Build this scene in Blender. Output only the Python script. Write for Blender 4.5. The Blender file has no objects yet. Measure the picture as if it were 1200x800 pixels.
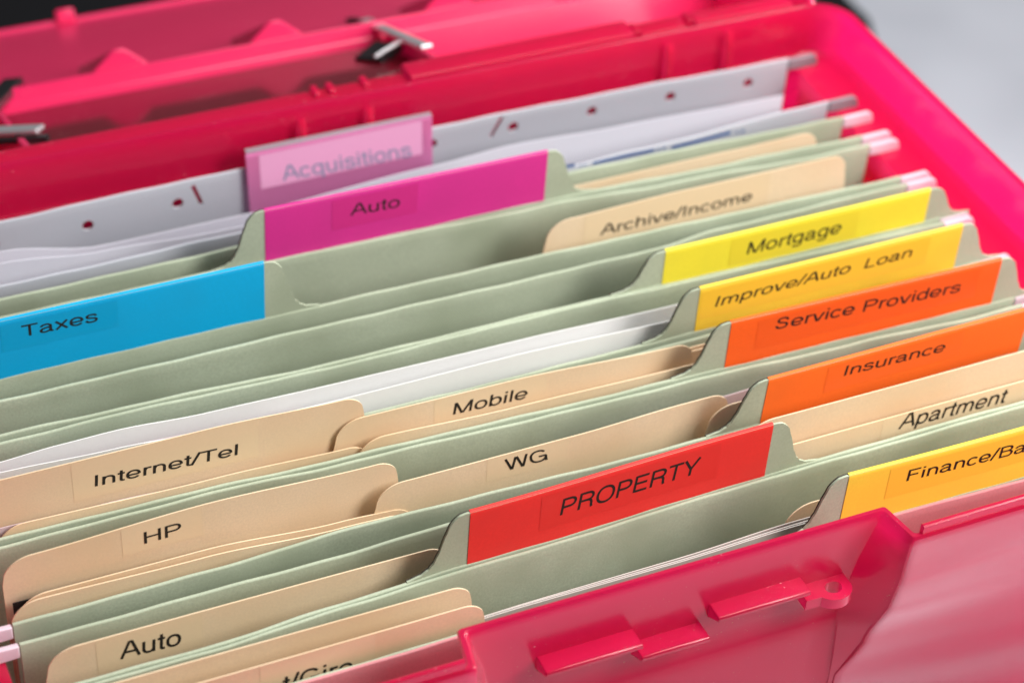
import bpy, math, random, os
from mathutils import Matrix, Vector
random.seed(4)
SC = bpy.context.scene
COL = SC.collection
MM = 0.001
# ------------------------------------------------------------------ camera
CAM = Vector((-56.3, -329.6, 391.0))                     # mm
AX = ((0.91362638, -0.22188069, 0.34066962),              # rows: world X, Y, Z in camera (right, down, forward)
      (-0.40323477, -0.601417, 0.68970959),
      (0.05185126, -0.76750671, -0.63894045))
FPX = 2610.134
cam = bpy.data.cameras.new('camera'); camo = bpy.data.objects.new('camera', cam); COL.objects.link(camo)
m = Matrix.Identity(4)
for r in range(3):
    m[r][0], m[r][1], m[r][2], m[r][3] = AX[r][0], -AX[r][1], -AX[r][2], CAM[r] * MM
camo.matrix_world = m
cam.sensor_width = 36; cam.lens = 78.304
cam.clip_start = 0.01; cam.clip_end = 50
cam.dof.use_dof = True; cam.dof.focus_distance = 0.556; cam.dof.aperture_fstop = 10.8
SC.camera = camo
# ------------------------------------------------------------------ light
W = bpy.data.worlds.new('World'); SC.world = W; W.use_nodes = True
W.node_tree.nodes['Background'].inputs[0].default_value = (0.92, 0.95, 1.0, 1)
W.node_tree.nodes['Background'].inputs[1].default_value = 0.10
def area(name, loc, target, size, power, color, sy=None):
    l = bpy.data.lights.new(name, 'AREA'); o = bpy.data.objects.new(name, l); COL.objects.link(o)
    l.energy = power; l.color = color; l.size = size
    if sy: l.shape = 'RECTANGLE'; l.size_y = sy
    o.location = Vector(loc) * MM
    o.rotation_euler = (Vector(target) - Vector(loc)).to_track_quat('-Z', 'Y').to_euler()
    return o
area('key_light', (640, -330, 470), (150, 90, 0), 0.30, 7.9, (1.0, 0.975, 0.94), 0.40)  # soft key from the front right
area('overhead_light', (440, 60, 760), (160, 110, 0), 0.55, 9.4, (1.0, 0.995, 0.98))
side = area('added_side_light', (700, 100, 0), (318, 90, 10), 0.32, 1.7, (1.0, 0.98, 0.96), 0.16)  # added lamp, lifts the glow of the right wall from outside
side.data.spread = math.radians(95)
SC.view_settings.view_transform = 'Standard'; SC.view_settings.look = 'None'
SC.view_settings.exposure = 0.0; SC.view_settings.gamma = 1.0
SC.cycles.max_bounces = 14; SC.cycles.diffuse_bounces = 4; SC.cycles.transmission_bounces = 10
SC.cycles.transparent_max_bounces = 12

# ------------------------------------------------------------------ materials
def srgb(r, g, b):
    f = lambda c: (c / 12.92 if c <= 0.04045 else ((c + 0.055) / 1.055) ** 2.4)
    return tuple(f(v / 255.0) for v in (r, g, b))
def mat(name, col, rough=0.7, var=0.08, scale=900.0, bump=0.15, bscale=2500.0, spec=0.3, coat=0.0,
        tint=None, tscale=45.0, trans=0.0, metal=0.0, bdist=0.00006):
    M = bpy.data.materials.new(name); M.use_nodes = True
    nt = M.node_tree; N = nt.nodes; K = nt.links; bs = N['Principled BSDF']
    tc = N.new('ShaderNodeTexCoord')
    n1 = N.new('ShaderNodeTexNoise'); n1.inputs['Scale'].default_value = scale; n1.inputs['Detail'].default_value = 6
    K.new(tc.outputs['Object'], n1.inputs['Vector'])
    mx = N.new('ShaderNodeMix'); mx.data_type = 'RGBA'
    mx.inputs[6].default_value = (*[c * (1 - var) for c in col], 1)
    mx.inputs[7].default_value = (*[min(1, c * (1 + var)) for c in col], 1)
    K.new(n1.outputs['Fac'], mx.inputs[0])
    out = mx.outputs[2]
    if tint:
        n3 = N.new('ShaderNodeTexNoise'); n3.inputs['Scale'].default_value = tscale; n3.inputs['Detail'].default_value = 3
        K.new(tc.outputs['Object'], n3.inputs['Vector'])
        cr = N.new('ShaderNodeMapRange'); cr.inputs[1].default_value = 0.42; cr.inputs[2].default_value = 0.72
        K.new(n3.outputs['Fac'], cr.inputs[0])
        m2 = N.new('ShaderNodeMix'); m2.data_type = 'RGBA'; m2.inputs[7].default_value = (*tint, 1)
        K.new(cr.outputs[0], m2.inputs[0]); K.new(out, m2.inputs[6]); out = m2.outputs[2]
    K.new(out, bs.inputs['Base Color'])
    bs.inputs['Roughness'].default_value = rough; bs.inputs['Specular IOR Level'].default_value = spec
    bs.inputs['Coat Weight'].default_value = coat; bs.inputs['Metallic'].default_value = metal
    bs.inputs['Coat Roughness'].default_value = 0.12
    if bump:
        n2 = N.new('ShaderNodeTexNoise'); n2.inputs['Scale'].default_value = bscale; n2.inputs['Detail'].default_value = 4
        K.new(tc.outputs['Object'], n2.inputs['Vector'])
        b = N.new('ShaderNodeBump'); b.inputs['Strength'].default_value = bump; b.inputs['Distance'].default_value = bdist
        K.new(n2.outputs['Fac'], b.inputs['Height']); K.new(b.outputs['Normal'], bs.inputs['Normal'])
    if trans:
        tr = N.new('ShaderNodeBsdfTranslucent'); K.new(out, tr.inputs['Color'])
        ms = N.new('ShaderNodeMixShader'); ms.inputs[0].default_value = trans
        K.new(bs.outputs[0], ms.inputs[1]); K.new(tr.outputs[0], ms.inputs[2])
        K.new(ms.outputs[0], N['Material Output'].inputs['Surface'])
    return M
GREEN = mat('green_card', srgb(173, 182, 160), 0.85, 0.22, 1500, 0.35, 1900, 0.2, bdist=0.0001, tint=srgb(156, 165, 142), tscale=34)
MANILA = mat('manila_card', srgb(240, 217, 184), 0.75, 0.13, 1700, 0.3, 2300, 0.25, tint=srgb(234, 205, 166), tscale=22, trans=0.12)
PAPER = mat('white_paper', srgb(244, 244, 243), 0.8, 0.02, 700, 0.1, 1500, 0.25, trans=0.1)
LAVEN = mat('lavender_paper', srgb(222, 222, 232), 0.8, 0.02, 700, 0.1, 1500, 0.25, trans=0.1)
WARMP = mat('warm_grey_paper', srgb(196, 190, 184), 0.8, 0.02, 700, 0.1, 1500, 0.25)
MAUVE = mat('mauve_paper', srgb(205, 186, 190), 0.8, 0.03, 700, 0.1, 1500, 0.25)
GREYP = mat('grey_plastic_sheet', srgb(176, 178, 186), 0.5, 0.03, 900, 0.25, 1800, 0.35)
PINKCAST = mat('pink_cast_card', srgb(206, 142, 146), 0.85, 0.12, 1500, 0.3, 2200, 0.2)  # pink cast put into the card colour; its own colour is a guess
GAPSHADE = mat('painted_gap_shade', (0.05, 0.042, 0.034), 0.85, 0.2, 1500, 0.3)  # shade of the gap behind the tabs, as a dark colour
BLACKC = mat('black_card', (0.012, 0.011, 0.012), 0.6, 0.1, 900, 0.1)
INK = mat('black_ink', (0.018, 0.016, 0.015), 0.45, 0.1, 900, 0.0)
INKG = mat('grey_ink', srgb(138, 140, 168), 0.55, 0.1, 900, 0.0)
BLUEINK = mat('blue_ink', srgb(28, 78, 140), 0.6, 0.1, 900, 0.0)
def lab(n, c): return mat(n, c, 0.5, 0.09, 1300, 0.4, 1500, 0.4, tint=tuple(min(1, v * .93 + .003) for v in c), tscale=55)
LMAT = {'pink': lab('pink_sticker', srgb(214, 48, 142)), 'blue': lab('blue_sticker', srgb(0, 170, 226)),
        'yellow': lab('yellow_sticker', srgb(238, 222, 60)), 'amber': lab('amber_sticker', srgb(244, 206, 62)),
        'gold': lab('gold_sticker', srgb(255, 214, 70)), 'orange': lab('orange_sticker', srgb(245, 98, 28)),
        'tangerine': lab('tangerine_sticker', srgb(250, 112, 36)), 'red': lab('red_sticker', srgb(232, 52, 48))}
def strip_mat(n, c, k=1.0): return mat(n, tuple(v * k for v in c), 0.3, 0.03, 1400, 0.06, 900, 0.5)
SMAT = {'pink': strip_mat('pink_strip', srgb(209, 46, 132)), 'blue': strip_mat('blue_strip', srgb(2, 163, 216)),
        'yellow': strip_mat('yellow_strip', srgb(232, 212, 58)), 'amber': strip_mat('amber_strip', srgb(240, 196, 58)),
        'gold': strip_mat('gold_strip', srgb(254, 204, 66)), 'orange': strip_mat('orange_strip', srgb(238, 94, 30)),
        'tangerine': strip_mat('tangerine_strip', srgb(246, 108, 38)), 'red': strip_mat('red_strip', srgb(226, 50, 46)),
        'manila': strip_mat('manila_strip', srgb(233, 208, 172), 1.0)}
def plastic(name, rough, wavy=False, coat=0.0, through=0.72, base=(0.92, 0.013, 0.085), ior=1.46):
    """tinted translucent plastic: most light passes through the wall, a little is scattered back, glossy skin"""
    M = mat(name, base, rough, 0.03, 60, 0.04, 300, 0.5, bdist=0.0003, coat=coat)
    nt = M.node_tree; N = nt.nodes; K = nt.links; bs = N['Principled BSDF']
    tr = N.new('ShaderNodeBsdfTranslucent'); tr.inputs['Color'].default_value = (0.985, 0.10, 0.40, 1)
    ms = N.new('ShaderNodeMixShader'); ms.inputs[0].default_value = through
    fz = N.new('ShaderNodeBsdfGlossy'); fz.inputs['Roughness'].default_value = rough; fz.inputs['Color'].default_value = (1, 1, 1, 1)
    fr = N.new('ShaderNodeFresnel'); fr.inputs['IOR'].default_value = ior
    m2 = N.new('ShaderNodeMixShader'); K.new(fr.outputs[0], m2.inputs[0])
    K.new(bs.outputs[0], ms.inputs[1]); K.new(tr.outputs[0], ms.inputs[2])
    K.new(ms.outputs[0], m2.inputs[1]); K.new(fz.outputs[0], m2.inputs[2])
    K.new(m2.outputs[0], N['Material Output'].inputs['Surface'])
    bs.inputs['Specular IOR Level'].default_value = 0.0
    else_dust = not wavy
    if else_dust:
        tc = N.new('ShaderNodeTexCoord'); dn = N.new('ShaderNodeTexNoise'); dn.inputs['Scale'].default_value = 1500; dn.inputs['Detail'].default_value = 2
        big = N.new('ShaderNodeTexNoise'); big.inputs['Scale'].default_value = 60
        K.new(tc.outputs['Object'], dn.inputs['Vector']); K.new(tc.outputs['Object'], big.inputs['Vector'])
        ad = N.new('ShaderNodeMath'); ad.operation = 'MULTIPLY_ADD'; ad.inputs[1].default_value = 0.35; K.new(big.outputs['Fac'], ad.inputs[0]); K.new(dn.outputs['Fac'], ad.inputs[2])
        mr = N.new('ShaderNodeMapRange'); mr.inputs[1].default_value = 0.90; mr.inputs[2].default_value = 0.98; mr.inputs[4].default_value = 0.55
        K.new(ad.outputs[0], mr.inputs[0])
        df = N.new('ShaderNodeBsdfDiffuse'); df.inputs['Color'].default_value = (0.9, 0.42, 0.52, 1)
        m3 = N.new('ShaderNodeMixShader'); K.new(mr.outputs[0], m3.inputs[0]); K.new(m2.outputs[0], m3.inputs[1]); K.new(df.outputs[0], m3.inputs[2])
        K.new(m3.outputs[0], N['Material Output'].inputs['Surface'])
    if wavy:
        tc = N.new('ShaderNodeTexCoord'); mp = N.new('ShaderNodeMapping')
        mp.inputs['Scale'].default_value = (5.5, 20, 35); mp.inputs['Rotation'].default_value = (0, 0.16, 0)
        K.new(tc.outputs['Object'], mp.inputs[0])
        n = N.new('ShaderNodeTexNoise'); n.inputs['Scale'].default_value = 1.0; n.inputs['Detail'].default_value = 0.4; n.inputs['Distortion'].default_value = 0.25
        K.new(mp.outputs[0], n.inputs['Vector'])
        b = N.new('ShaderNodeBump'); b.inputs['Strength'].default_value = 0.9; b.inputs['Distance'].default_value = 0.015
        K.new(n.outputs['Fac'], b.inputs['Height'])
        for q in (bs, fz, fr): K.new(b.outputs['Normal'], q.inputs['Normal'])
    return M
PLAST = plastic('pink_plastic', 0.22)
LIDPL = plastic('pink_lid_plastic', 0.25, through=0.35, base=(0.92, 0.024, 0.14))
SMOKED = plastic('dark_red_plastic', 0.12, through=0.35, base=(0.15, 0.004, 0.010))
WAVY = plastic('pink_wavy_plastic', 0.04, True, ior=1.62, through=0.55, base=(0.92, 0.02, 0.115))
HOOKM = mat('clear_hook_plastic', srgb(246, 230, 240), 0.3, 0.02, 900, 0.0, trans=0.45)
HOOKG = mat('grey_hook_plastic', srgb(150, 140, 148), 0.35, 0.03, 900, 0.0, trans=0.15)
TABPL = mat('pink_clear_plastic', srgb(228, 138, 190), 0.22, 0.03, 300, 0.05, 300, 0.5, trans=0.45)
INSERT = mat('tab_insert_paper', srgb(226, 160, 198), 0.7, 0.03, 900, 0.1)
STEEL = mat('bright_steel', (0.86, 0.87, 0.90), 0.5, 0.03, 400, 0.0, metal=1.0)
BLACKM = mat('black_enamel', (0.01, 0.01, 0.011), 0.3, 0.05, 400, 0.0, spec=0.5)
TABLEM = mat('pale_table_top', srgb(200, 204, 214), 0.55, 0.03, 9, 0.0, tint=srgb(176, 180, 190), tscale=5)
CLOTHM = mat('black_cloth', (0.006, 0.006, 0.008), 0.9, 0.1, 200, 0.0)

# ------------------------------------------------------------------ helpers
def at(px, py, Y):                     # pixel of the 1200x800 photograph -> (X, Z) in mm on the upright plane Y
    u = (px - 600, py - 400, FPX)
    w = [sum(AX[r][k] * u[k] for k in range(3)) for r in range(3)]
    t = (Y - CAM.y) / w[1]
    return CAM.x + w[0] * t, CAM.z + w[2] * t
def obj(name, verts, faces, material, parent=None, smooth=True, sharp=35):
    me = bpy.data.meshes.new(name)
    me.from_pydata([Vector(v) * MM for v in verts], [], faces); me.update()
    o = bpy.data.objects.new(name, me); COL.objects.link(o)
    me.materials.append(material)
    if smooth:
        for p in me.polygons: p.use_smooth = True
        me.set_sharp_from_angle(angle=math.radians(sharp))
    if parent: o.parent = parent
    return o
def tag(o, label, cat, group=None, kind=None):
    if label: o['label'] = label
    if cat: o['category'] = cat
    if group: o['group'] = group
    if kind: o['kind'] = kind
    return o
def thing(name, label, cat, group=None):
    o = bpy.data.objects.new(name, None); COL.objects.link(o); o.empty_display_size = 0.02
    return tag(o, label, cat, group)
def interp(pts):
    pts = sorted(pts)
    def f(x):
        if x <= pts[0][0]: return pts[0][1]
        for (a, b), (c, d) in zip(pts, pts[1:]):
            if x <= c:
                t = (x - a) / (c - a); return b + (d - b) * t
        return pts[-1][1]
    return f
def smooth_line(pts):                  # cosine eased polyline
    pts = sorted(pts)
    def f(x):
        if x <= pts[0][0]: return pts[0][1]
        for (a, b), (c, d) in zip(pts, pts[1:]):
            if x <= c:
                t = (x - a) / (c - a); t = t * t * (3 - 2 * t); return b + (d - b) * t
        return pts[-1][1]
    return f
def grid(nx, nz, base=0):
    F = []
    for i in range(nx - 1):
        for j in range(nz - 1):
            a = base + i * nz + j
            F.append((a, a + nz, a + nz + 1, a + 1))
    return F
def sheet(name, xs, top, zbot, yf, t, material, parent=None, fold=False):
    """one upright sheet of card: front face, rounded or cut top edge, back face, closed ends"""
    V = []; nz = 9
    fr = [0, .25, .5, .68, .8, .88, .94, .98, 1.0]
    arc = [(math.cos(a), math.sin(a)) for a in (math.radians(d) for d in (30, 60, 90, 120, 150))] if fold else []
    rows = 2 * nz + len(arc)
    for x in xs:
        zt = top(x); r = t / 2
        ze = zt - (r if fold else 0)
        for v in fr:
            z = zbot + (ze - zbot) * v; V.append((x, yf(x, z) - r, z))
        for c, s in arc: V.append((x, yf(x, ze) - r * c, ze + r * s))
        for v in reversed(fr):
            z = zbot + (ze - zbot) * v; V.append((x, yf(x, z) + r, z))
    F = grid(len(xs), rows)
    n = len(xs) - 1
    F.append(tuple(range(rows - 1, -1, -1))); F[-1] = tuple(reversed(F[-1]))
    F.append(tuple(n * rows + k for k in range(rows - 1, -1, -1)))
    for i in range(n): F.append((i * rows, i * rows + rows - 1, (i + 1) * rows + rows - 1, (i + 1) * rows))
    return obj(name, V, F, material, parent)
def lin(a, b, n): return [a + (b - a) * i / (n - 1) for i in range(n)]
def box_mesh(x0, x1, y0, y1, z0, z1):
    V = [(x, y, z) for x in (x0, x1) for y in (y0, y1) for z in (z0, z1)]
    F = [(0, 1, 3, 2), (4, 6, 7, 5), (0, 4, 5, 1), (2, 3, 7, 6), (0, 2, 6, 4), (1, 5, 7, 3)]
    return V, F
class MB:
    def __init__(s): s.V = []; s.F = []
    def add(s, V, F):
        b = len(s.V); s.V += V; s.F += [tuple(b + i for i in f) for f in F]
    def prism(s, pts, axis, a, b):       # closed outline pts (u,v) extruded along an axis from a to b
        n = len(pts)
        def P(u, v, w): return {'x': (w, u, v), 'y': (u, w, v), 'z': (u, v, w)}[axis]
        V = [P(u, v, a) for u, v in pts] + [P(u, v, b) for u, v in pts]
        F = [tuple(range(n)), tuple(range(2 * n - 1, n - 1, -1))]
        F += [(i, (i + 1) % n, n + (i + 1) % n, n + i) for i in range(n)]
        s.add(V, F)
def bevel(o, w=0.4, seg=2):
    b = o.modifiers.new('bevel', 'BEVEL'); b.width = w * MM; b.segments = seg; b.limit_method = 'ANGLE'
    b.angle_limit = math.radians(35); return o
def fixn(o):
    import bmesh
    bm = bmesh.new(); bm.from_mesh(o.data); bmesh.ops.recalc_face_normals(bm, faces=bm.faces); bm.to_mesh(o.data); bm.free()
    return o

# lettering ---------------------------------------------------------
def ell(cx, cy, rx, ry, a0, a1, n=26, p=2.25):
    P = []
    for i in range(n):
        a = math.radians(a0 + (a1 - a0) * i / (n - 1)); c, q = math.cos(a), math.sin(a)
        P.append((cx + rx * math.copysign(abs(c) ** (2 / p), c), cy + ry * math.copysign(abs(q) ** (2 / p), q)))
    return P
def spl(P, n=6):                        # Catmull-Rom through the given points
    Q = [P[0]] + list(P) + [P[-1]]; R = []
    for i in range(1, len(Q) - 2):
        for k in range(n):
            t = k / n; a, b, c, d = Q[i - 1:i + 3]
            R.append(tuple(.5 * (2 * b[m] + (c[m] - a[m]) * t + (2 * a[m] - 5 * b[m] + 4 * c[m] - d[m]) * t * t + (3 * b[m] - a[m] - 3 * c[m] + d[m]) * t ** 3) for m in (0, 1)))
    return R + [P[-1]]
def arch(x0, x1): return [(x0, 300)] + ell((x0 + x1) / 2 + 4, 300, (x1 - x0) / 2 - 4, 190, 165, 0, 16) + [(x1, 0)]
SPT = [(412, 375), (385, 450), (325, 484), (250, 491), (165, 482), (108, 440), (96, 385), (120, 325), (180, 292), (260, 272), (350, 246), (410, 205), (424, 140), (395, 75), (330, 38), (250, 30), (160, 38), (98, 80), (70, 158)]
GL = {
 'A': (667, [[(32, 0), (300, 718)], [(366, 718), (634, 0)], [(296, 690), (370, 690)], [(140, 255), (527, 255)]]),
 'B': (667, [[(118, 0), (118, 718)], [(118, 677), (360, 677)] + ell(360, 530, 190, 147, 90, -90, 14) + [(118, 383)], [(118, 383), (380, 383)] + ell(380, 212, 205, 171, 90, -90, 14) + [(118, 41)]]),
 'E': (667, [[(118, 0), (118, 718)], [(118, 676), (600, 676)], [(118, 374), (570, 374)], [(118, 42), (610, 42)]]),
 'F': (611, [[(118, 0), (118, 718)], [(118, 676), (570, 676)], [(118, 366), (500, 366)]]),
 'G': (778, [ell(385, 359, 300, 333, 38, 355, 40)[:-2] + [(660, 250)], [(400, 335), (690, 335)], [(675, 335), (675, 0)]]),
 'H': (722, [[(118, 0), (118, 718)], [(604, 0), (604, 718)], [(118, 374), (604, 374)]]),
 'I': (278, [[(139, 0), (139, 718)]]),
 'L': (556, [[(118, 718), (118, 0)], [(118, 42), (530, 42)]]),
 'M': (833, [[(112, 0), (112, 718)], [(125, 700), (405, 10)], [(428, 10), (708, 700)], [(721, 718), (721, 0)]]),
 'O': (778, [ell(389, 359, 308, 333, 0, 360, 44)]),
 'P': (667, [[(118, 0), (118, 718)], [(118, 677), (370, 677)] + ell(370, 504, 212, 173, 90, -90, 16) + [(118, 331)]]),
 'R': (722, [[(118, 0), (118, 718)], [(118, 677), (390, 677)] + ell(390, 514, 212, 163, 90, -90, 16) + [(118, 351)], spl([(400, 350), (520, 320), (575, 230), (585, 110), (615, 0)])]),
 'S': (667, [[(40 + x * 1.17, 42 + (y - 30) * 1.378) for x, y in spl(SPT)]]),
 'T': (611, [[(20, 676), (590, 676)], [(305, 0), (305, 690)]]),
 'W': (944, [[(62, 718), (245, 0)], [(262, 0), (455, 718)], [(489, 718), (680, 0)], [(700, 0), (882, 718)]]),
 'Y': (667, [[(45, 718), (333, 290)], [(622, 718), (333, 290)], [(333, 320), (333, 0)]]),
 'a': (556, [ell(255, 350, 165, 141, 172, 0, 16) + [(420, 100)] + spl([(420, 100), (432, 50), (475, 36), (515, 40)]), spl([(420, 312), (350, 290), (220, 270), (115, 225), (80, 150), (108, 62), (200, 30), (310, 52), (390, 112), (420, 180)])]),
 'b': (556, [[(100, 0), (100, 718)], ell(288, 262, 190, 230, 0, 360, 32)]),
 'c': (500, [ell(262, 262, 192, 230, 38, 322, 28)]),
 'd': (556, [[(458, 0), (458, 718)], ell(268, 262, 190, 230, 0, 360, 32)]),
 'e': (556, [ell(278, 262, 200, 230, -3, 325, 34), [(80, 245), (478, 245)]]),
 'g': (556, [ell(266, 272, 186, 220, 0, 360, 32), spl([(450, 523), (450, 240), (450, -40), (430, -130), (360, -172), (265, -178), (165, -162), (108, -105)])]),
 'h': (556, [[(108, 0), (108, 718)], arch(108, 450)]),
 'i': (222, [[(111, 0), (111, 523)], [(111, 618), (111, 718)]]),
 'k': (500, [[(105, 0), (105, 718)], [(430, 523), (120, 205)], [(220, 320), (455, 0)]]),
 'l': (222, [[(111, 0), (111, 718)]]),
 'm': (833, [[(108, 0), (108, 523)], arch(108, 414), arch(414, 722)]),
 'n': (556, [[(108, 0), (108, 523)], arch(108, 450)]),
 'o': (556, [ell(278, 262, 200, 230, 0, 360, 32)]),
 'p': (556, [[(100, -207), (100, 523)], ell(288, 262, 190, 230, 0, 360, 32)]),
 'q': (556, [[(458, -207), (458, 523)], ell(268, 262, 190, 230, 0, 360, 32)]),
 'r': (333, [[(112, 0), (112, 523)], spl([(112, 300), (135, 400), (195, 465), (330, 478)])]),
 's': (500, [spl(SPT)]),
 't': (278, [spl([(142, 670), (142, 400), (142, 115), (160, 48), (205, 34), (262, 38)]), [(18, 486), (258, 486)]]),
 'u': (556, [[(445, 523), (445, 0)], [(108, 523), (108, 200)] + ell(276, 200, 168, 170, 180, 350, 14)]),
 'v': (500, [[(48, 523), (240, 0)], [(260, 0), (452, 523)]]),
 'x': (500, [[(52, 523), (448, 0)], [(448, 523), (52, 0)]]),
 '/': (278, [[(5, -20), (270, 735)]]), ' ': (278, []),
}
def text_mesh(s, w=88):
    """monoline grotesque capitals and small letters: every stroke a ribbon of quads; returns verts (x, y, layer), faces"""
    V = []; F = []; X = 0; layer = 0; h = w / 2
    for ch in s:
        adv, strokes = GL[ch]
        for st in strokes:
            P = [st[0]] + [b for a, b in zip(st, st[1:]) if math.hypot(b[0] - a[0], b[1] - a[1]) > 1e-3]
            closed = math.hypot(P[0][0] - P[-1][0], P[0][1] - P[-1][1]) < 2
            b0 = len(V); n = len(P)
            for i, p in enumerate(P):
                q = P[i - 1] if i else (P[-2] if closed else p); r = P[i + 1] if i < n - 1 else (P[1] if closed else p)
                dx, dy = r[0] - q[0], r[1] - q[1]; l = math.hypot(dx, dy) or 1
                V.append((X + p[0] - dy / l * h, p[1] + dx / l * h, layer)); V.append((X + p[0] + dy / l * h, p[1] - dx / l * h, layer))
            F += [(b0 + 2 * i, b0 + 2 * i + 1, b0 + 2 * i + 3, b0 + 2 * i + 2) for i in range(n - 1)]
            layer += 1
        X += adv
    return V, F
CAPH = 718.0
def lettering(s, BL, BR, TL, Y, front, parent, material=None, bold=98):
    """letters printed on an upright face; BL, BR, TL are photograph pixels of baseline ends and cap top, on plane Y"""
    V, F = text_mesh(s, bold)
    x0 = min(v[0] for v in V); x1 = max(v[0] for v in V)
    b = at(*BL, Y); r = at(*BR, Y); t = at(*TL, Y)
    P = []
    for v in V:
        u = (v[0] - x0) / (x1 - x0); w = v[1] / CAPH
        x = b[0] + u * (r[0] - b[0]) + w * (t[0] - b[0]); z = b[1] + u * (r[1] - b[1]) + w * (t[1] - b[1])
        P.append((x, front(x, z) - 0.05 - v[2] * 0.0006, z))
    o = obj('lettering', P, F, material or INK, parent, smooth=False)
    zs = [p[2] for p in P]; xs = [p[0] for p in P]
    return o, (min(xs), max(xs), min(b[1], r[1]), max(zs))
def strip(x0, x1, z0, z1, front, material, parent):
    V = []; xs = lin(x0, x1, 12); zs = lin(z0, z1, 5)
    for x in xs:
        for z in zs: V.append((x, front(x, z) - 0.02, z))
    return obj('clear_strip', V, grid(12, 5), material, parent)

# ------------------------------------------------------------------ setting: table and the dark cloth behind
V, F = box_mesh(-2500, 2600, -1600, 3000, -280, -240)
tag(obj('table', V, F, TABLEM, smooth=False), None, None, kind='structure')
mb = MB()
mb.prism([(-1500, 300), (480, 300), (571, 530), (573, 2600), (-1500, 2600)], 'z', -239.6, -236)
tag(fixn(bevel(obj('cloth', mb.V, mb.F, CLOTHM, smooth=False), 1.2)), 'black cloth lying on the table behind the pink box', 'cloth')

# ------------------------------------------------------------------ the pink box
box = thing('storage_box', 'open translucent pink plastic file box holding all the folders', 'file box')
XL, XR, YB, YF, RC = -22.0, 317.5, 202.5, -25.0, 13.0       # outer faces at the rim
T = 2.0                                                      # wall thickness
REC_Y = interp([(-120, -16.6), (-41, -16.2), (-19, -15.2), (-17.8, -14.3), (20, -14.0)])
REC_B = interp([(-60, 196.5), (-41, 196.4), (-19, 195.8), (-12, 197), (0, 199.6), (14, 204.2)])    # back corner of the recess, right side
REC_F = interp([(-60, 197.0), (-41, 197.4), (-28, 202.6), (-8, 205.2), (5, 205.0), (14, 205.8)])    # front corner
YF_C = smooth_line([(-60, -16.9), (-41, -16.9), (-28, -19.2), (-8, -23.6), (2, -25.0), (20, -25.0)])
def loop(z, inset):
    """outer outline at height z moved inwards by inset: list of (x, y)"""
    P = []
    xl, xr, yb, yf = XL + inset, XR - inset, YB - inset, YF + inset
    rc = max(RC - inset, 1.5)
    def arc(cx, cy, a0, a1, n=8):
        for i in range(n):
            a = math.radians(a0 + (a1 - a0) * i / (n - 1)); P.append((cx + rc * math.cos(a), cy + rc * math.sin(a)))
    R, RF = REC_B(z), REC_F(z); L, LF = 297.0 - R, 297.0 - RF
    ry = REC_Y(z) + inset; yc = min(YF_C(z), REC_Y(z) - .3) + inset
    def fy(d):                                    # the front wall scoops in towards the recess
        t = min(1, max(0, d / 95.0)); return yc + (yf - yc) * (t * t * (3 - 2 * t)) ** .8
    fr = min(0.9, (ry - yc) * 0.45)
    arc(xl + rc, yf + rc, 180, 270)
    for x in lin(xl + rc + 3, LF - inset - 3, 12): P.append((x, fy(LF - x)))
    P += [(LF - inset - fr, yc), (LF - inset - fr * .3, yc + fr * .3), (LF - inset, yc + fr)]
    P += [(L - inset, ry - fr), (L - inset + fr * .3, ry - fr * .3), (L - inset + fr, ry)]
    for x in lin(L + 8, R - 8, 9): P.append((x, ry))
    P += [(R + inset - fr, ry), (R + inset - fr * .3, ry - fr * .3), (R + inset, ry - fr)]
    P += [(RF + inset, yc + fr), (RF + inset + fr * .3, yc + fr * .3), (RF + inset + fr, yc)]
    for x in lin(RF + inset + 3, xr - rc - 3, 16): P.append((x, fy(x - RF)))
    arc(xr - rc, yf + rc, 270, 360)
    for y in lin(yf + rc + 10, yb - rc - 10, 6): P.append((xr, y))
    arc(xr - rc, yb - rc, 0, 90)
    for x in lin(xr - rc - 10, xl + rc + 10, 12): P.append((x, yb))
    arc(xl + rc, yb - rc, 90, 180)
    for y in lin(yb - rc - 10, yf + rc + 10, 6): P.append((xl, y))
    return P
def inner_clip(P, zled):               # below the ledge the side walls stand further in
    return [(min(max(x, -3.5), 299.2), min(max(y, YF + T + .3), YB - T - 1.5)) for x, y in P]
zo = [-239.5, -200, -150, -100, -60, -40, -32, -28, -25, -22, -18.5, -17.5, -12, -6, 0, 6, 11, 13.2]
loops = [[(x, y, z) for x, y in loop(z, 0.0)] for z in zo]
loops.append([(x, y, 14.0) for x, y in loop(14, 0.5)])
loops.append([(x, y, 14.0) for x, y in loop(14, T - 0.5)])
zi = [13.2, 8, 3, 0, -2.2]
for z in zi: loops.append([(x, y, z) for x, y in loop(z, T)])
lp = loop(-3, T)
for z, k in ((-3.4, 0.08), (-4.0, 0.25), (-4.2, 0.85), (-4.8, 0.97), (-6.2, 1.0)):
    ic = inner_clip(lp, z)
    loops.append([(a + (c - a) * k, b + (d - b) * k, z) for (a, b), (c, d) in zip(lp, ic)])
for z in (-18, -25, -28.5, -60, -150, -236):
    loops.append([(x, y, z) for x, y in inner_clip(loop(z, T), z)])
n = len(loops[0]); V = [p for l in loops for p in l]; F = []
for k in range(len(loops) - 1):
    for i in range(n):
        j = (i + 1) % n; F.append((k * n + i, k * n + j, (k + 1) * n + j, (k + 1) * n + i))
F.append(tuple(range(n - 1, -1, -1))); F.append(tuple((len(loops) - 1) * n + i for i in range(n)))
tub = fixn(obj('tub', V, F, PLAST, box, sharp=40))
tub.data.materials.append(WAVY)
for p in tub.data.polygons:
    c = p.center / MM
    if (c.x > REC_F(c.z) + .9 or c.x < 296.1 - REC_F(c.z)) and c.y < -16 and c.z < 13.1 and p.normal.y < -.6: p.material_index = 1

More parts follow.
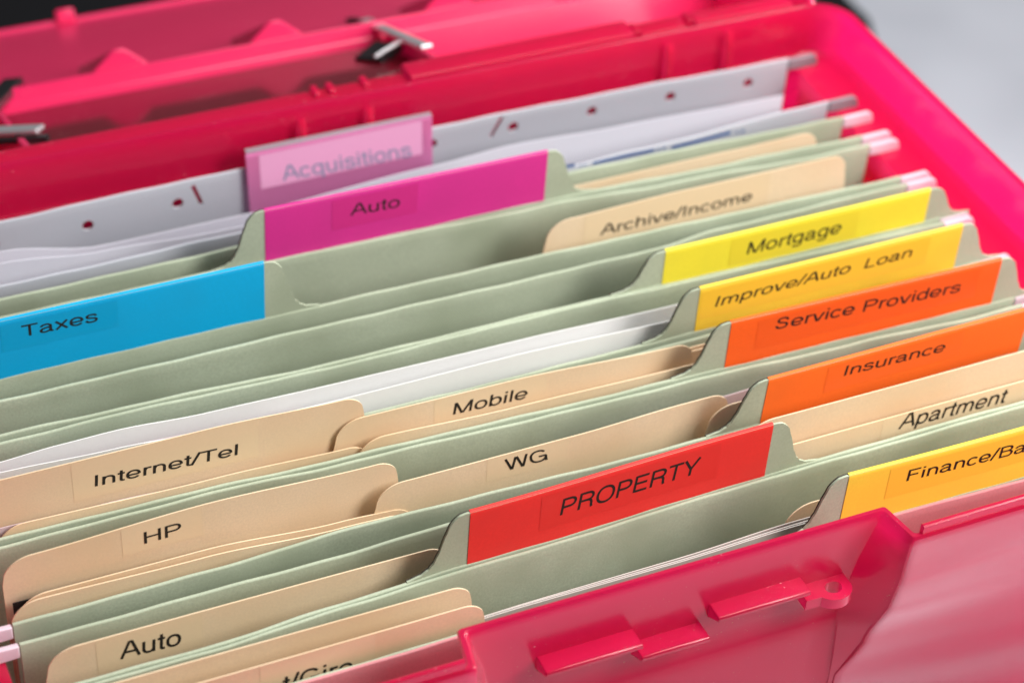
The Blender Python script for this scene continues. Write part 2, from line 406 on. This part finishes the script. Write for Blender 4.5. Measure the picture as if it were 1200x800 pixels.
for x0, x1 in ((304.5, 307.5), (-12.0, -9.0)):       # unseen slabs added inside the side walls to darken the light passing through
    mb = MB(); mb.add(*box_mesh(x0, x1, -12, 190, -232, -9)); fixn(obj('hidden_light_slab', mb.V, mb.F, PLAST, box))
# raised lip along the front rim on each side of the recess
for x0, x1 in ((-8, 88.5), (209.2, 304)):
    mb = MB(); mb.prism([(-24.3, 13.4), (-22.9, 13.4), (-22.9, 16.2), (-23.2, 16.5), (-24.0, 16.5), (-24.3, 16.2)], 'x', x0, x1)
    fixn(obj('rim_lip', mb.V, mb.F, PLAST, box))
# hinge leaves in the recess: small ledges that step down from left to right
def leaf(x0, x1, yb, yf, z, th=1.5):
    mb = MB(); mb.prism([(yb, z - 5.0), (yb, z), (yf + .3, z), (yf, z - .3), (yf, z - th + .2), (yf + .3, z - th)], 'x', x0, x1)
    return bevel(fixn(obj('latch_ledge', mb.V, mb.F, PLAST, box)), 0.25)
leaf(111.6, 137.0, -13.4, -19.9, -1.6)
leaf(137.2, 155.6, -13.4, -19.8, -6.4)
leaf(157.6, 183.2, -13.4, -19.4, -1.0)
lug = MB(); cx, cy = 191.0, -17.6
out = [(182.4, -13.4), (182.4, -19.4), (186.6, -19.6)]
out += [(cx + 4.9 * math.cos(math.radians(a)), cy + 4.3 * math.sin(math.radians(a))) for a in range(205, 381, 14)] + [(195.8, -13.4)]
hole = [(cx + 2.3 * math.cos(math.radians(a)), cy + 1.9 * math.sin(math.radians(a))) for a in range(90, -271, -20)]
lug.prism(out + [(cx, -13.4)] + hole + [(cx - .01, -13.4)], 'z', -7.4, -4.2)
bevel(fixn(obj('latch_lug', lug.V, lug.F, PLAST, box)), 0.2)
# back rim: a stepped hinge rail in three lengths, with knuckles
def rail(x0, x1, y0, y1, z0, z1):
    mb = MB(); r = 1.2
    mb.prism([(y0, z0), (y1, z0), (y1, z1 - r), (y1 - r * .3, z1 - r * .3), (y1 - r, z1), (y0 + r, z1), (y0 + r * .3, z1 - r * .3), (y0, z1 - r)], 'x', x0, x1)
    return fixn(obj('hinge_rail', mb.V, mb.F, PLAST, box))
rail(-12, 166, 203.1, 210.5, 6, 12.4)
rail(166.5, 243, 202.9, 212.0, 6, 14.8)
rail(246, 262, 202.9, 210.5, 6, 13.6)
rail(265.5, 301, 202.9, 210.0, 6, 14.2)
for x in (136, 141, 152, 244.5, 263.8):
    rail(x, x + 1.6, 205, 211.0, 6, 14.0)
# upright ribs on the inner back wall
for px, py in ((352, 148), (431, 135), (782, 60), (852, 45)):
    x, z = at(px, py, 200)
    V = []; F = []; R = []
    zs = lin(-60, z + 3.5, 16)
    for k, zz in enumerate(zs):
        h = 1.8 * min(1, (zs[-1] - zz) / 5.0) ** 0.5 + 0.02
        for a in lin(0, math.pi, 7): V.append((x + 1.5 * math.cos(a), 198.75 - h * math.sin(a), zz))
    obj('wall_rib', V, grid(16, 7), PLAST, box)

# the lid, folded back behind the hinge and tipped down
lid = bpy.data.objects.new('lid', None); COL.objects.link(lid); lid.parent = box; lid.empty_display_size = 0.02
lid.location = (0, 214 * MM, 8 * MM); lid.rotation_euler = (math.radians(-21), 0, 0)
def lidpart(name, mb, material=LIDPL, bev=0.8): 
    o = obj(name, mb.V, mb.F, material, lid, smooth=True); fixn(o)
    if bev: bevel(o, bev)
    return o
mb = MB()
mb.prism([(0, -20), (0, -17.5), (2.2, -17.5), (2.2, -19.8), (66, -19.8), (68.5, -1.5), (182, -1.5), (183, 0), (185, 0), (184.5, -4), (70.5, -4), (68, -22.3), (2, -22.3)], 'x', -18, 314)
lidpart('lid_panel', mb)
for x0 in (-21, 314.2):
    mb = MB(); mb.add(*box_mesh(x0, x0 + 2.4, 0.5, 184.5, -22, 2)); lidpart('lid_side', mb)
mb = MB(); mb.prism([(66.4, -18), (68.9, -1.4), (69.3, 3.2), (71.3, 3.2), (71.3, -1.4), (70.8, -1.4), (69.0, -18)], 'x', 44, 252); lidpart('divider', mb, bev=0.5)
for x in (96, 150, 213, 262):
    mb = MB(); mb.add([(x - 16, 71.2, -1.6), (x + 15, 71.2, -1.6), (x - 8, 104, -1.6), (x + 2, 104, -1.6), (x - 1.6, 71.5, 9.5), (x + 1.8, 71.5, 9.5)],
        [(0, 1, 5, 4), (0, 4, 2), (1, 3, 5), (2, 4, 5, 3), (0, 2, 3, 1)]); lidpart('gusset', mb, bev=0.9)
mb = MB(); mb.prism([(4, -7), (66.5, -5.5), (66.5, -4.3), (4, -5.8)], 'x', 50.5, 186)
lidpart('tray_cover', mb, SMOKED, 0.3)
for x in (50, 186):
    mb = MB(); mb.prism([(3, -20), (3, -2), (66, 1), (67, -14), (66.2, -20)], 'x', x, x + 2.2); lidpart('tray_wall', mb, bev=0.5)
for x in (98,):
    mb = MB(); mb.add(*box_mesh(x, x + 7, 181, 183.2, -1.4, 4)); lidpart('lid_catch', mb)

# ------------------------------------------------------------------ hanging folders
PROF = [(0, 1), (1.5, .985), (3, .93), (4, .845), (5, .70), (6, .5), (7, .32), (8, .19), (9.5, .09), (11.5, .03), (15, 0)]
prof = smooth_line(PROF)
def dense(a, b, hot):
    xs = set(lin(a, b, 46))
    for h0, h1, n in hot: xs.update(lin(h0, h1, n))
    return sorted(x for x in xs if a <= x <= b)
def hook(t, right, y, material, z=0.0):
    if right: pts = [(296.2, z - .4), (305.2, z - .2), (306.6, z - 1.2), (307.3, z - 3.5), (307.0, z - 8.0), (305.4, z - 9.2), (303.9, z - 8.4), (303.2, z - 6.2), (301.6, z - 4.5), (296.2, z - 4.2)]
    else: pts = [(-.3, z - .4), (-9.5, z - .2), (-10.9, z - 1.2), (-11.6, z - 3.5), (-11.2, z - 8), (-9.8, z - 9.2), (-8.4, z - 8.4), (-7.6, z - 6.2), (-6.0, z - 4.5), (-.3, z - 4.2)]
    mb = MB(); mb.prism(pts, 'y', y - .75, y + .75)
    return bevel(fixn(obj('hook', mb.V, mb.F, material, t)), 0.3)
G = 'hanging folders in the pink box'
def folder(label, front, back, tab=None, body=GREEN, hookm=HOOKM, th=1.05, x0=0.0, x1=296.0, left_hooks=True, zf=0.0, zb=0.0):
    t = thing('hanging_folder', label, 'hanging folder', G)
    yfr, ybk = smooth_line(front), smooth_line(back)
    ph = random.uniform(0, 6)
    wav = lambda x, z, k: 0.25 * math.sin(x / 47 + ph + k) * min(1, abs(z) / 8)
    fF = lambda x, z: yfr(x) + wav(x, z, 0) + z * 0.004
    fB = lambda x, z: ybk(x) + wav(x, z, 2) - z * 0.004
    xs = lin(x0, x1, 150)
    uz = lambda x, k: 0.13 * math.sin(x / 19 + ph + k) + 0.1 * math.sin(x / 7.3 + 2 * ph + k) + 0.08 * math.sin(x / 3.1 + k)
    sheet('front_panel', xs, lambda x: zf + uz(x, 0), -150, fF, th, body, t, fold=True)
    sheet('back_panel', xs, lambda x: zb + uz(x, 3), -150, fB, th, body, t, fold=True)
    for y, z in ((yfr(298), zf), (ybk(298), zb)): hook(t, True, y, hookm, z)
    if left_hooks:
        for y, z in ((yfr(0), zf), (ybk(0), zb)): hook(t, False, y, hookm, z)
    if tab:
        L0, L1, H, colour, txt, BL, BR, TL, Y = tab[:9]
        tt = 0.6
        dl = 1.0
        z0 = lambda x: H * (prof(L0 - dl - x) if x < L0 - dl else prof(x - L1 - dl) if x > L1 + dl else 1)
        xs = dense(L0 - 16, L1 + 16, [(L0 - 16, L0, 26), (L1, L1 + 16, 26)])
        lean = tab[9] if len(tab) > 9 else 0.02
        fT = lambda x, z: yfr(x) + 0.1 - lean * max(z, 0)
        sheet('tab', xs, lambda x: max(z0(x), -0.02) + 0.12, -3, fT, tt, body, t)
        edge = lambda x: max(z0(x), -0.02) + (0.10 if x < L0 else -0.5)
        sheet('tab_gap_shade', xs, edge, -3, lambda x, z: fT(x, z) + tt / 2 + .22, 0.42, GAPSHADE, t)  # dark sheet painting the shaded gap along the tab's left edge
        # sticker wrapped over the top of the tab
        xs = lin(L0, L1, 30); V = []
        ht = H + 0.1
        pr = [(-1, z) for z in (-2.5, 2, 6, 10, H - 1.2)] + [(-.93, H - .5), (-.75, H), (-.4, H + .32), (0, H + .42), (.4, H + .32), (.75, H), (1, H - 1)] + [(1, 8), (1, 2)]
        hw = tt / 2 + .12; fT0 = fT
        for x in xs:
            for s, z in pr: V.append((x, fT(x, z) + s * hw + (.5 if s > 0 else .25 if s == 0 else 0), z))
        lo = obj('label', V, grid(30, len(pr)), LMAT[colour], t)
        lo['label'] = '%s sticker reading %s' % ({'amber': 'yellow', 'gold': 'yellow', 'tangerine': 'orange'}.get(colour, colour), txt)
        fr = lambda x, z: fT(x, z) - hw - 0.03
        _, (a, b, c, d) = lettering(txt, BL, BR, TL, Y - .9 - lean * 8, fr, lo)
        strip(max(a - 5.5, L0 + .6), min(b + 5.5, L1 - .6), max(c - 3.4, 0.8), min(d + 3.2, H - 1.3), fr, SMAT[colour], lo)
    return t
folder('front hanging folder, given a dusty pink cast, pressed against the pink front wall',
       [(0, -4.3), (217, -5.2), (296, -6.2)], [(66, -3.1), (110, -2.6), (217, -4.0), (255, -5.0)], zf=-15, th=0.9, body=PINKCAST)
folder('pale green hanging folder with a yellow Finance/Ba tab',
       [(0, -2.0), (150, -1.5), (255, -3.2)], [(39, 14.0), (74, 15.6), (107, 17.1), (191, 19.2), (272, 19.9)],
       (200.6, 286.5, 17.2, 'gold', 'Finance/Ba', (1062.3, 564), (1200, 528), (1065.7, 550.7), -2.4), zf=-.7, th=1.0)
folder('pale green hanging folder with a red PROPERTY tab',
       [(39, 15.4), (74, 17.0), (107, 18.6), (191, 20.7), (272, 21.4)], [(0, 32), (80, 32.2), (110, 33.3)],
       (107.4, 191.8, 17.6, 'red', 'PROPERTY', (656, 603.7), (820, 558), (660, 584), 19.6))
folder('green hanging folder with an orange Insurance tab',
       [(0, 38.4), (47, 38.8), (83, 40.4), (167, 38.8), (296, 40)], [(3, 64.5), (55, 64.6), (91, 62.9), (188, 60.6), (241, 59.0), (284, 57)],
       (200.5, 283.0, 15.6, 'tangerine', 'Insurance', (988, 439.6), (1106.6, 412), (991.5, 427), 40, 0.06))
folder('green hanging folder with an orange Service Providers tab',
       [(4, 67), (56, 66.4), (92, 65), (169, 63.0), (296, 61)], [(115, 77), (170, 75.8), (210, 76.2)],
       (202.4, 288.0, 15.6, 'orange', 'Service Providers', (909.5, 388.5), (1123.5, 341), (913, 375), 62))
folder('green hanging folder with a yellow Improve/Auto Loan tab',
       [(116, 78.7), (186, 79)], [(12, 101.0), (42, 101.2), (105, 99.8), (168, 100.4), (297, 98.7)],
       (201.6, 286.8, 15.2, 'amber', 'Improve/Auto  Loan', (838.5, 361), (1068, 302), (843, 348.5), 79))
folder('empty green hanging folder with a yellow Mortgage tab',
       [(13, 104.0), (43, 103.2), (105, 101.4), (297, 101.0)], [(16, 117), (209, 116.6), (229, 118.6), (294, 119.8)],
       (202.6, 290.4, 11.8, 'yellow', 'Mortgage', (875, 298.7), (984.5, 273), (879, 284), 101.5))
folder('green hanging folder with a blue Taxes tab',
       [(107, 125.8), (216, 124.8), (295, 123.4)], [(100, 149.0), (187, 147.2), (231, 144.2), (278, 141.9)],
       (5.0, 92.2, 19.0, 'blue', 'Taxes', (26.7, 396.7), (115.7, 377.7), (25.3, 383.3), 125.6))
folder('green hanging folder with a bright pink Auto tab',
       [(0, 150.6), (187, 149.4), (251, 147.6), (294, 146.6)], [(27, 158.4), (198, 159.8), (295, 158)],
       (100.6, 187.6, 17.6, 'pink', 'Auto', (411.3, 254.3), (469, 243.5), (412, 241), 149.6))
gf = folder('grey plastic hanging folder with punched holes and a clear Acquisitions tab',
            [(30, 164), (90, 165), (182, 161.8), (227, 163.5), (297, 167.4)], [(35, 193.2), (97, 194.6), (172, 195.6), (234, 195.4), (298, 193.6)],
            None, GREYP, HOOKG, 0.9)
# punched holes and slots of the grey folder: cut right through its back panel
bp = [c for c in gf.children if c.name.startswith('back_panel')][0]
fpn = [c for c in gf.children if c.name.startswith('front_panel')][0]
bp.name = 'back_panel_grey'; bp.name = 'back_panel'
cut = MB()
def disc(x, z, r, n=20): return [(x + r * math.cos(2 * math.pi * i / n), z + r * math.sin(2 * math.pi * i / n)) for i in range(n)]
yb_ = smooth_line([(35, 193.2), (97, 194.6), (172, 195.6), (234, 195.4), (298, 193.6)])
for hx, hz in ((32.5, -7.6), (60.5, -8.0), (88.2, -7.4), (115.7, -6.6), (143.2, -6.2), (170.7, -6.0), (198.3, -5.9), (225.8, -6.1), (253.8, -6.4), (281.8, -6.5)):
    cut.prism(disc(hx, hz, 1.75), 'y', 190, 200)
for a, b in (((93.1, -2.2), (95.6, -9.6)), ((194.2, -1.2), (190.6, -8.2))):
    dx, dz = b[0] - a[0], b[1] - a[1]; l = math.hypot(dx, dz); nx, nz = -dz / l * .62, dx / l * .62
    cut.prism([(a[0] + nx, a[1] + nz), (b[0] + nx, b[1] + nz), (b[0] - nx, b[1] - nz), (a[0] - nx, a[1] - nz)], 'y', 190, 200)
co = fixn(obj('cutter', cut.V, cut.F, GREYP, smooth=False)); fixn(bp)
bo = bp.modifiers.new('holes', 'BOOLEAN'); bo.operation = 'DIFFERENCE'; bo.object = co; bo.solver = 'EXACT'
bpy.context.view_layer.update()
dg = bpy.context.evaluated_depsgraph_get()
nm = bpy.data.meshes.new_from_object(bp.evaluated_get(dg)); bp.modifiers.clear(); bp.data = nm
bpy.data.objects.remove(co)
for p in bp.data.polygons: p.use_smooth = True
bp.data.set_sharp_from_angle(angle=math.radians(35))
# blue printed line along the front panel of the grey folder
yg = smooth_line([(30, 164), (90, 165), (182, 161.8), (227, 163.5), (297, 167.4)])
def printed(p, q, h, material=BLUEINK):
    Ym = 163.0
    for it in range(2):
        a = at(*p, Ym); b = at(*q, Ym); Ym = yg((a[0] + b[0]) / 2) - .5
    V = []; n = 14
    for i in range(n):
        x = a[0] + (b[0] - a[0]) * i / (n - 1); z = a[1] + (b[1] - a[1]) * i / (n - 1)
        V += [(x, yg(x) - .55, z - h / 2), (x, yg(x) - .55, z + h / 2)]
    return V, grid(n, 2)
mb = MB()
mb.add(*printed((500, 222), (675, 195), 1.1)); mb.add(*printed((694, 190.5), (767, 176), 1.1)); mb.add(*printed((786, 172), (858, 157), 1.2))
for a, b in (((679, 194.5), (681, 194)), ((684, 193.6), (686, 193.2)), ((770, 175.4), (773, 174.8)), ((776, 174), (780, 173.2)), ((862, 155.5), (865, 155)), ((868, 154.4), (873, 153.4))):
    mb.add(*printed(a, b, 0.8))
obj('printed_line', mb.V, mb.F, BLUEINK, gf, smooth=False)
# clear pink tab with its paper insert
xs = lin(109.4, 169.6, 20); V = []
ty = lambda x, z: yb_(x) - 1.6 + 0.02 * z
pr = [(-.55, -17), (-.55, -8), (-.55, 4.4), (-.4, 5.4), (0, 5.9), (.4, 5.4), (.55, 4.4), (.55, -6)]
for x in xs:
    for s, z in pr: V.append((x + (.035 * (5 - z) if True else 0), ty(x, z) + s, z))
to = obj('plastic_tab', V, grid(20, len(pr)), TABPL, gf)
V = []
for x in lin(113.4, 166.2, 16):
    for z in lin(-7.4, 4.9, 4): V.append((x + .035 * (5 - z), ty(x, z) - .60, z))
obj('paper_insert', V, grid(16, 4), INSERT, to)
lettering('Acquisitions', (331, 211), (483, 183.6), (328.5, 194.5), 193, lambda x, z: ty(x, z) - .6, to, INKG)
mb = MB(); mb.add(*box_mesh(110, 169.8, 193.9, 196.0, 5.3, 5.8)); 
gtop = obj('tab_spine', mb.V, mb.F, HOOKG, to, smooth=False)

# ------------------------------------------------------------------ manila folders, papers
GM = 'manila folders between the hanging folders'
def manila(label, tops, Y, x0, x1, zt, ends, txt=None, BL=None, BR=None, TL=None, drop=18.0, zbot=-110, bow=0.0, t=0.32, body=MANILA, cat='manila folder', group=GM):
    """a manila leaf whose tab runs x0..x1 at height zt and falls away at the ends given"""
    tf = smooth_line(tops) if tops else (lambda x: zt)
    R = 5.5
    def top(x):
        z = tf(x)
        for e, s in ends:
            R = 7.5 if s > 0 else 5.5
            d = (x - e) * s                # distance inside the tab end
            if d < 0: z -= drop * min(1, abs(d) / (3.4 if s > 0 else 2.2)) + R * .9
            elif d < R: z -= R * .9 * (1 - math.sqrt(max(0, 1 - ((R - d) / R) ** 2)))
        return z
    xa = 2.0 if not any(s > 0 for e, s in ends) else x0 - 14
    xb = 294.0 if not any(s < 0 for e, s in ends) else x1 + 14
    hot = []
    for e, s in ends: hot.append((e, e + s * 7.5, 20) if s > 0 else (e + s * R, e, 16)); hot.append((e - 8, e + 8, 14))
    xs = dense(max(xa, 0.6) if x0 > 1 else x0, xb, hot)
    ph = random.uniform(0, 6)
    yf = lambda x, z: Y + bow * math.sin((x - x0) / max(1, (x1 - x0)) * math.pi) + 0.2 * math.sin(x / 40 + ph) + z * .006
    if not txt:
        return tag(sheet('manila_folder', xs, top, zbot, yf, t, body), label, cat, group)
    th = thing('manila_folder', label, cat, group)
    sheet('tab_panel', xs, top, zbot, yf, t, body, th)
    fr = lambda x, z: yf(x, z) - t / 2 - 0.02
    l0 = bpy.data.objects.new('x', None)
    xm0, _ = at(*BL, Y); xm1, _ = at(*BR, Y)
    V = []; zz = [at(*BL, Y)[1], at(*BR, Y)[1]]
    zlo = min(zz) - 2.2; 
    xs2 = lin(max(xm0 - 5.5, x0 + 5), min(xm1 + 5.5, x1 - 5), 14)
    for x in xs2:
        hi = top(x) - .25
        for k in lin(0, 1, 4): z = zlo + (hi - zlo) * k; V.append((x, fr(x, z) - .015, z))
    bpy.data.objects.remove(l0)
    lo = obj('label', V, grid(14, 4), SMAT['manila'], th)
    lo['label'] = 'clear strip printed %s' % txt
    lettering(txt, BL, BR, TL, Y - t / 2, lambda x, z: fr(x, z) - .02, lo)
    return th
LE = lambda e: (e, 1); RE = lambda e: (e, -1)
manila('manila folder labelled t/Giro, lowest at the front edge of the box', None, 1.2, 0.6, 104.5, 5.0, [RE(104.5)], 't/Giro', (331, 810), (413, 787), (331, 791))
manila('peach manila folder just behind the t/Giro folder', None, 8, 0.6, 104, 4.7, [RE(104)])
manila('tan manila folder peeking out left of the yellow Finance/Ba tab', None, 8.5, 192, 292, -1.4, [LE(192)])
manila('manila folder labelled Auto in front of the green panel behind the PROPERTY tab', None, 24, 4.2, 104.3, 2.6, [LE(4.2), RE(104.3)], 'Auto', (141, 772.3), (212.3, 754.7), (141, 753.5))
manila('manila folder labelled Apartment right of the red PROPERTY tab', None, 26, 199, 300, 2.4, [LE(196)], 'Apartment', (1052.5, 503), (1177, 471.5), (1059, 486))
manila('unlabelled pale manila folder standing tall behind the Apartment folder', None, 29.5, 192, 300, 10.2, [LE(190.5)])
manila('manila folder labelled HP at the left edge of the box', [(6, 9.3), (51, 11.0), (96, 9.2)], 50, 0.6, 101.5, 9.3, [LE(0.8), RE(101.5)], 'HP', (169, 636.5), (212.5, 624.7), (168.3, 623))
manila('low peach manila folder directly in front of the HP folder', [(8, -.6), (49, -.7), (85, -3.6), (103, -4.6)], 46.5, 3.5, 104.5, -.6, [LE(2.8), RE(104.5)])
manila('lowest tan manila folder below the HP folder, against the green fold', [(6, 1.2), (48, 0.2), (84, -2.4), (100, -2.9)], 43.2, 1.5, 102, 0, [LE(0.4), RE(102)])
manila('manila folder labelled WG left of the orange Insurance tab', [(100, 4.4), (150, 4.8), (181, 5.9)], 47, 95, 195, 4.4, [LE(94.5), RE(195)], 'WG', (592.3, 550.7), (641.3, 537.3), (590.7, 537.7))
manila('brownish manila folder end between the WG folder and the Insurance tab', None, 44, 187.5, 290, 4.2, [LE(187.5)])
manila('manila folder labelled Internet/Tel at the left edge below the white papers', [(6, 15.0), (58, 15.0), (98, 13.4)], 71.5, 0.6, 100.5, 15, [RE(100.5)], 'Internet/Tel', (111, 569), (278, 532), (111.2, 556))
manila('manila folder showing as a thin tan line below the Internet/Tel folder', [(5, 2.0), (60, .6), (100, -1.0)], 68.6, 4.0, 101, 0, [LE(3.5), RE(101)])
manila('manila folder labelled Mobile in the middle of the box', [(94, 7), (141, 6.8), (192, 4.6)], 70.2, 93, 196, 6.8, [LE(92.3), RE(196.5)], 'Mobile', (531, 486), (617.3, 466.3), (533.5, 472.5))
manila('low brown manila folder in front of the Mobile folder', [(100, 1.4), (141, -.2), (187, -.8)], 67.4, 99, 203, 0, [LE(97.5), RE(202.5)])
manila('orange tinted manila folder end behind the Mobile folder, farther of two arcs', None, 73.6, 186, 292, -.4, [LE(185.5)])
manila('orange tinted manila folder end behind the Mobile folder, nearer of two arcs', None, 72.2, 190, 292, -.8, [LE(189.5)])
manila('blurred manila folder labelled Archive/Income near the right wall', [(184, 4.2), (225, 5.4), (280, 5.6)], 133, 181.5, 281.8, 5, [LE(181), RE(281.8)], 'Archive/Income', (703, 276), (880, 234.5), (705, 264))
manila('thin blurred tan manila folder behind the bright pink Auto tab', [(198, -.6), (254, 0), (283, .4)], 153.2, 198, 284, 0, [LE(192), RE(284)])

GP = 'loose papers between the folders'
def paper(label, x0, x1, tops, Y, name='paper_sheet', body=PAPER, t=0.25, zbot=-110, curl=None, cat='paper', group=GP):
    tf = smooth_line(tops); ph = random.uniform(0, 6)
    cf = smooth_line(curl) if curl else (lambda x: 0)
    yf = lambda x, z: Y + cf(x) + .25 * math.sin(x / 35 + ph) + z * .006
    return tag(sheet(name, lin(x0, x1, 50), tf, zbot, yf, t, body), label, cat, group)
paper('upper white sheet left of the yellow Improve/Auto Loan tab', 7, 212, [(7, 3.2), (26, 4.3), (40, 4.6), (64, 3.2), (101, 2.7), (151, 2.3), (202, 1.0)], 90)
paper('lower white sheet right behind the Internet/Tel folder', 2, 210, [(2, 6), (9, 5.6), (38, 4.4), (62, 2.8), (99, 2.3), (148, 2.5), (198, 1.2)], 84)
paper('greyish sheet lying between the two white sheets at the left edge', 4, 90, [(4, 1.4), (40, 0.5), (90, -2)], 87.5, body=MAUVE)
for k in range(3):
    paper(['white sheet behind the pink front rim, nearest of a thin stack of three', 'white sheet behind the pink front rim, middle of a thin stack of three', 'white sheet behind the pink front rim, farthest of a thin stack of three'][k],
          20, 280, [(20, -8.5 + .1 * k), (121, -3.4 + .1 * k), (158, -3.3 + .1 * k), (192, -2.2 + .3 * k), (280, -1)], 3.3 + .33 * k, body=WARMP)
paper('lavender sheet in the grey plastic folder below its row of holes', 20, 287, [(20, -.2), (32, -.7), (61, -6.0), (104, -5.6), (166, -2.6), (191, -1.2), (226, -2.6), (281, -3.7)], 180, body=LAVEN)
paper('second sheet in the grey plastic folder with a drooping left side', 2, 160, [(2, 3.2), (30, 1.0), (60, -2.4), (90, -4.0), (160, -6.5)], 172.5, body=LAVEN)
paper('pinkish grey sheet behind the WG folder next to the Insurance tab', 150, 290, [(150, -2.5), (197, -1.0), (210, -.4), (290, 0)], 52.5, body=MAUVE)
paper('small mauve sheet corner under the Internet/Tel folder at the left edge', 4.6, 90, [(4, 1.2), (30, .4), (90, -4)], 69.6, body=MAUVE)
paper('black card corner sticking out at the left end under the HP folder', 2.0, 60, [(2, -2.5), (60, -6)], 47.6, name='black_card', body=BLACKC, cat='card', group=None)

# ------------------------------------------------------------------ binder clips lying in the lid
clipG = 'clips lying in the lid'
def bar(p, q, w, h, up=Vector((0, .358, .934))):
    """closed bar of width w and height h between two mm points"""
    p, q = Vector(p), Vector(q); d = (q - p).normalized(); s = d.cross(up).normalized(); u = s.cross(d)
    V = [tuple(e + s * a * w / 2 + u * b * h / 2) for e in (p, q) for a, b in ((-1, -1), (1, -1), (1, 1), (-1, 1))]
    return V, [(3, 2, 1, 0), (4, 5, 6, 7), (0, 1, 5, 4), (1, 2, 6, 5), (2, 3, 7, 6), (3, 0, 4, 7)]
def lidpt(x, s, off):
    c, q = math.cos(math.radians(-21)), math.sin(math.radians(-21))
    return (x, 214 + c * s - q * off, 8 + q * s + c * off)
def bars(name, L, material, parent):
    mb = MB()
    for a in L: mb.add(*bar(*a))
    return bevel(fixn(obj(name, mb.V, mb.F, material, parent, smooth=False)), 0.5)
t = thing('paper_clip', 'black spring clip with a bright steel lever lying right of the lid tray', 'clip', clipG)
bars('clip_lever', [(lidpt(185.6, 84, 1), lidpt(184.2, 20, 3.0), 4.2, 1.4)], STEEL, t)
bars('clip_body', [(lidpt(173, 47, -5), lidpt(183, 53, -2), 12, 3)], BLACKM, t)
bars('clip_tip', [(lidpt(185.6, 81, .4), lidpt(184.5, 97, -.6), 3.4, 1.4)], BLACKM, t)
bars('clip_wire', [(lidpt(172.5, 38.5, -1.5), lidpt(184, 44, 1.0), 1.2, 1.2)], STEEL, t)
t = thing('paper_clip', 'black spring clip cut off by the left edge of the picture', 'clip', clipG)
bars('clip_body', [(lidpt(42, 40, 2), lidpt(62.5, 84, 2), 6.5, 3)], BLACKM, t)
bars('clip_lever', [(lidpt(40, 34, 0), lidpt(58, 22, 0), 6.5, 1.6)], STEEL, t)
bars('clip_tip', [(lidpt(38, 29.5, -2), lidpt(59, 17, -2), 3, 2)], BLACKM, t)
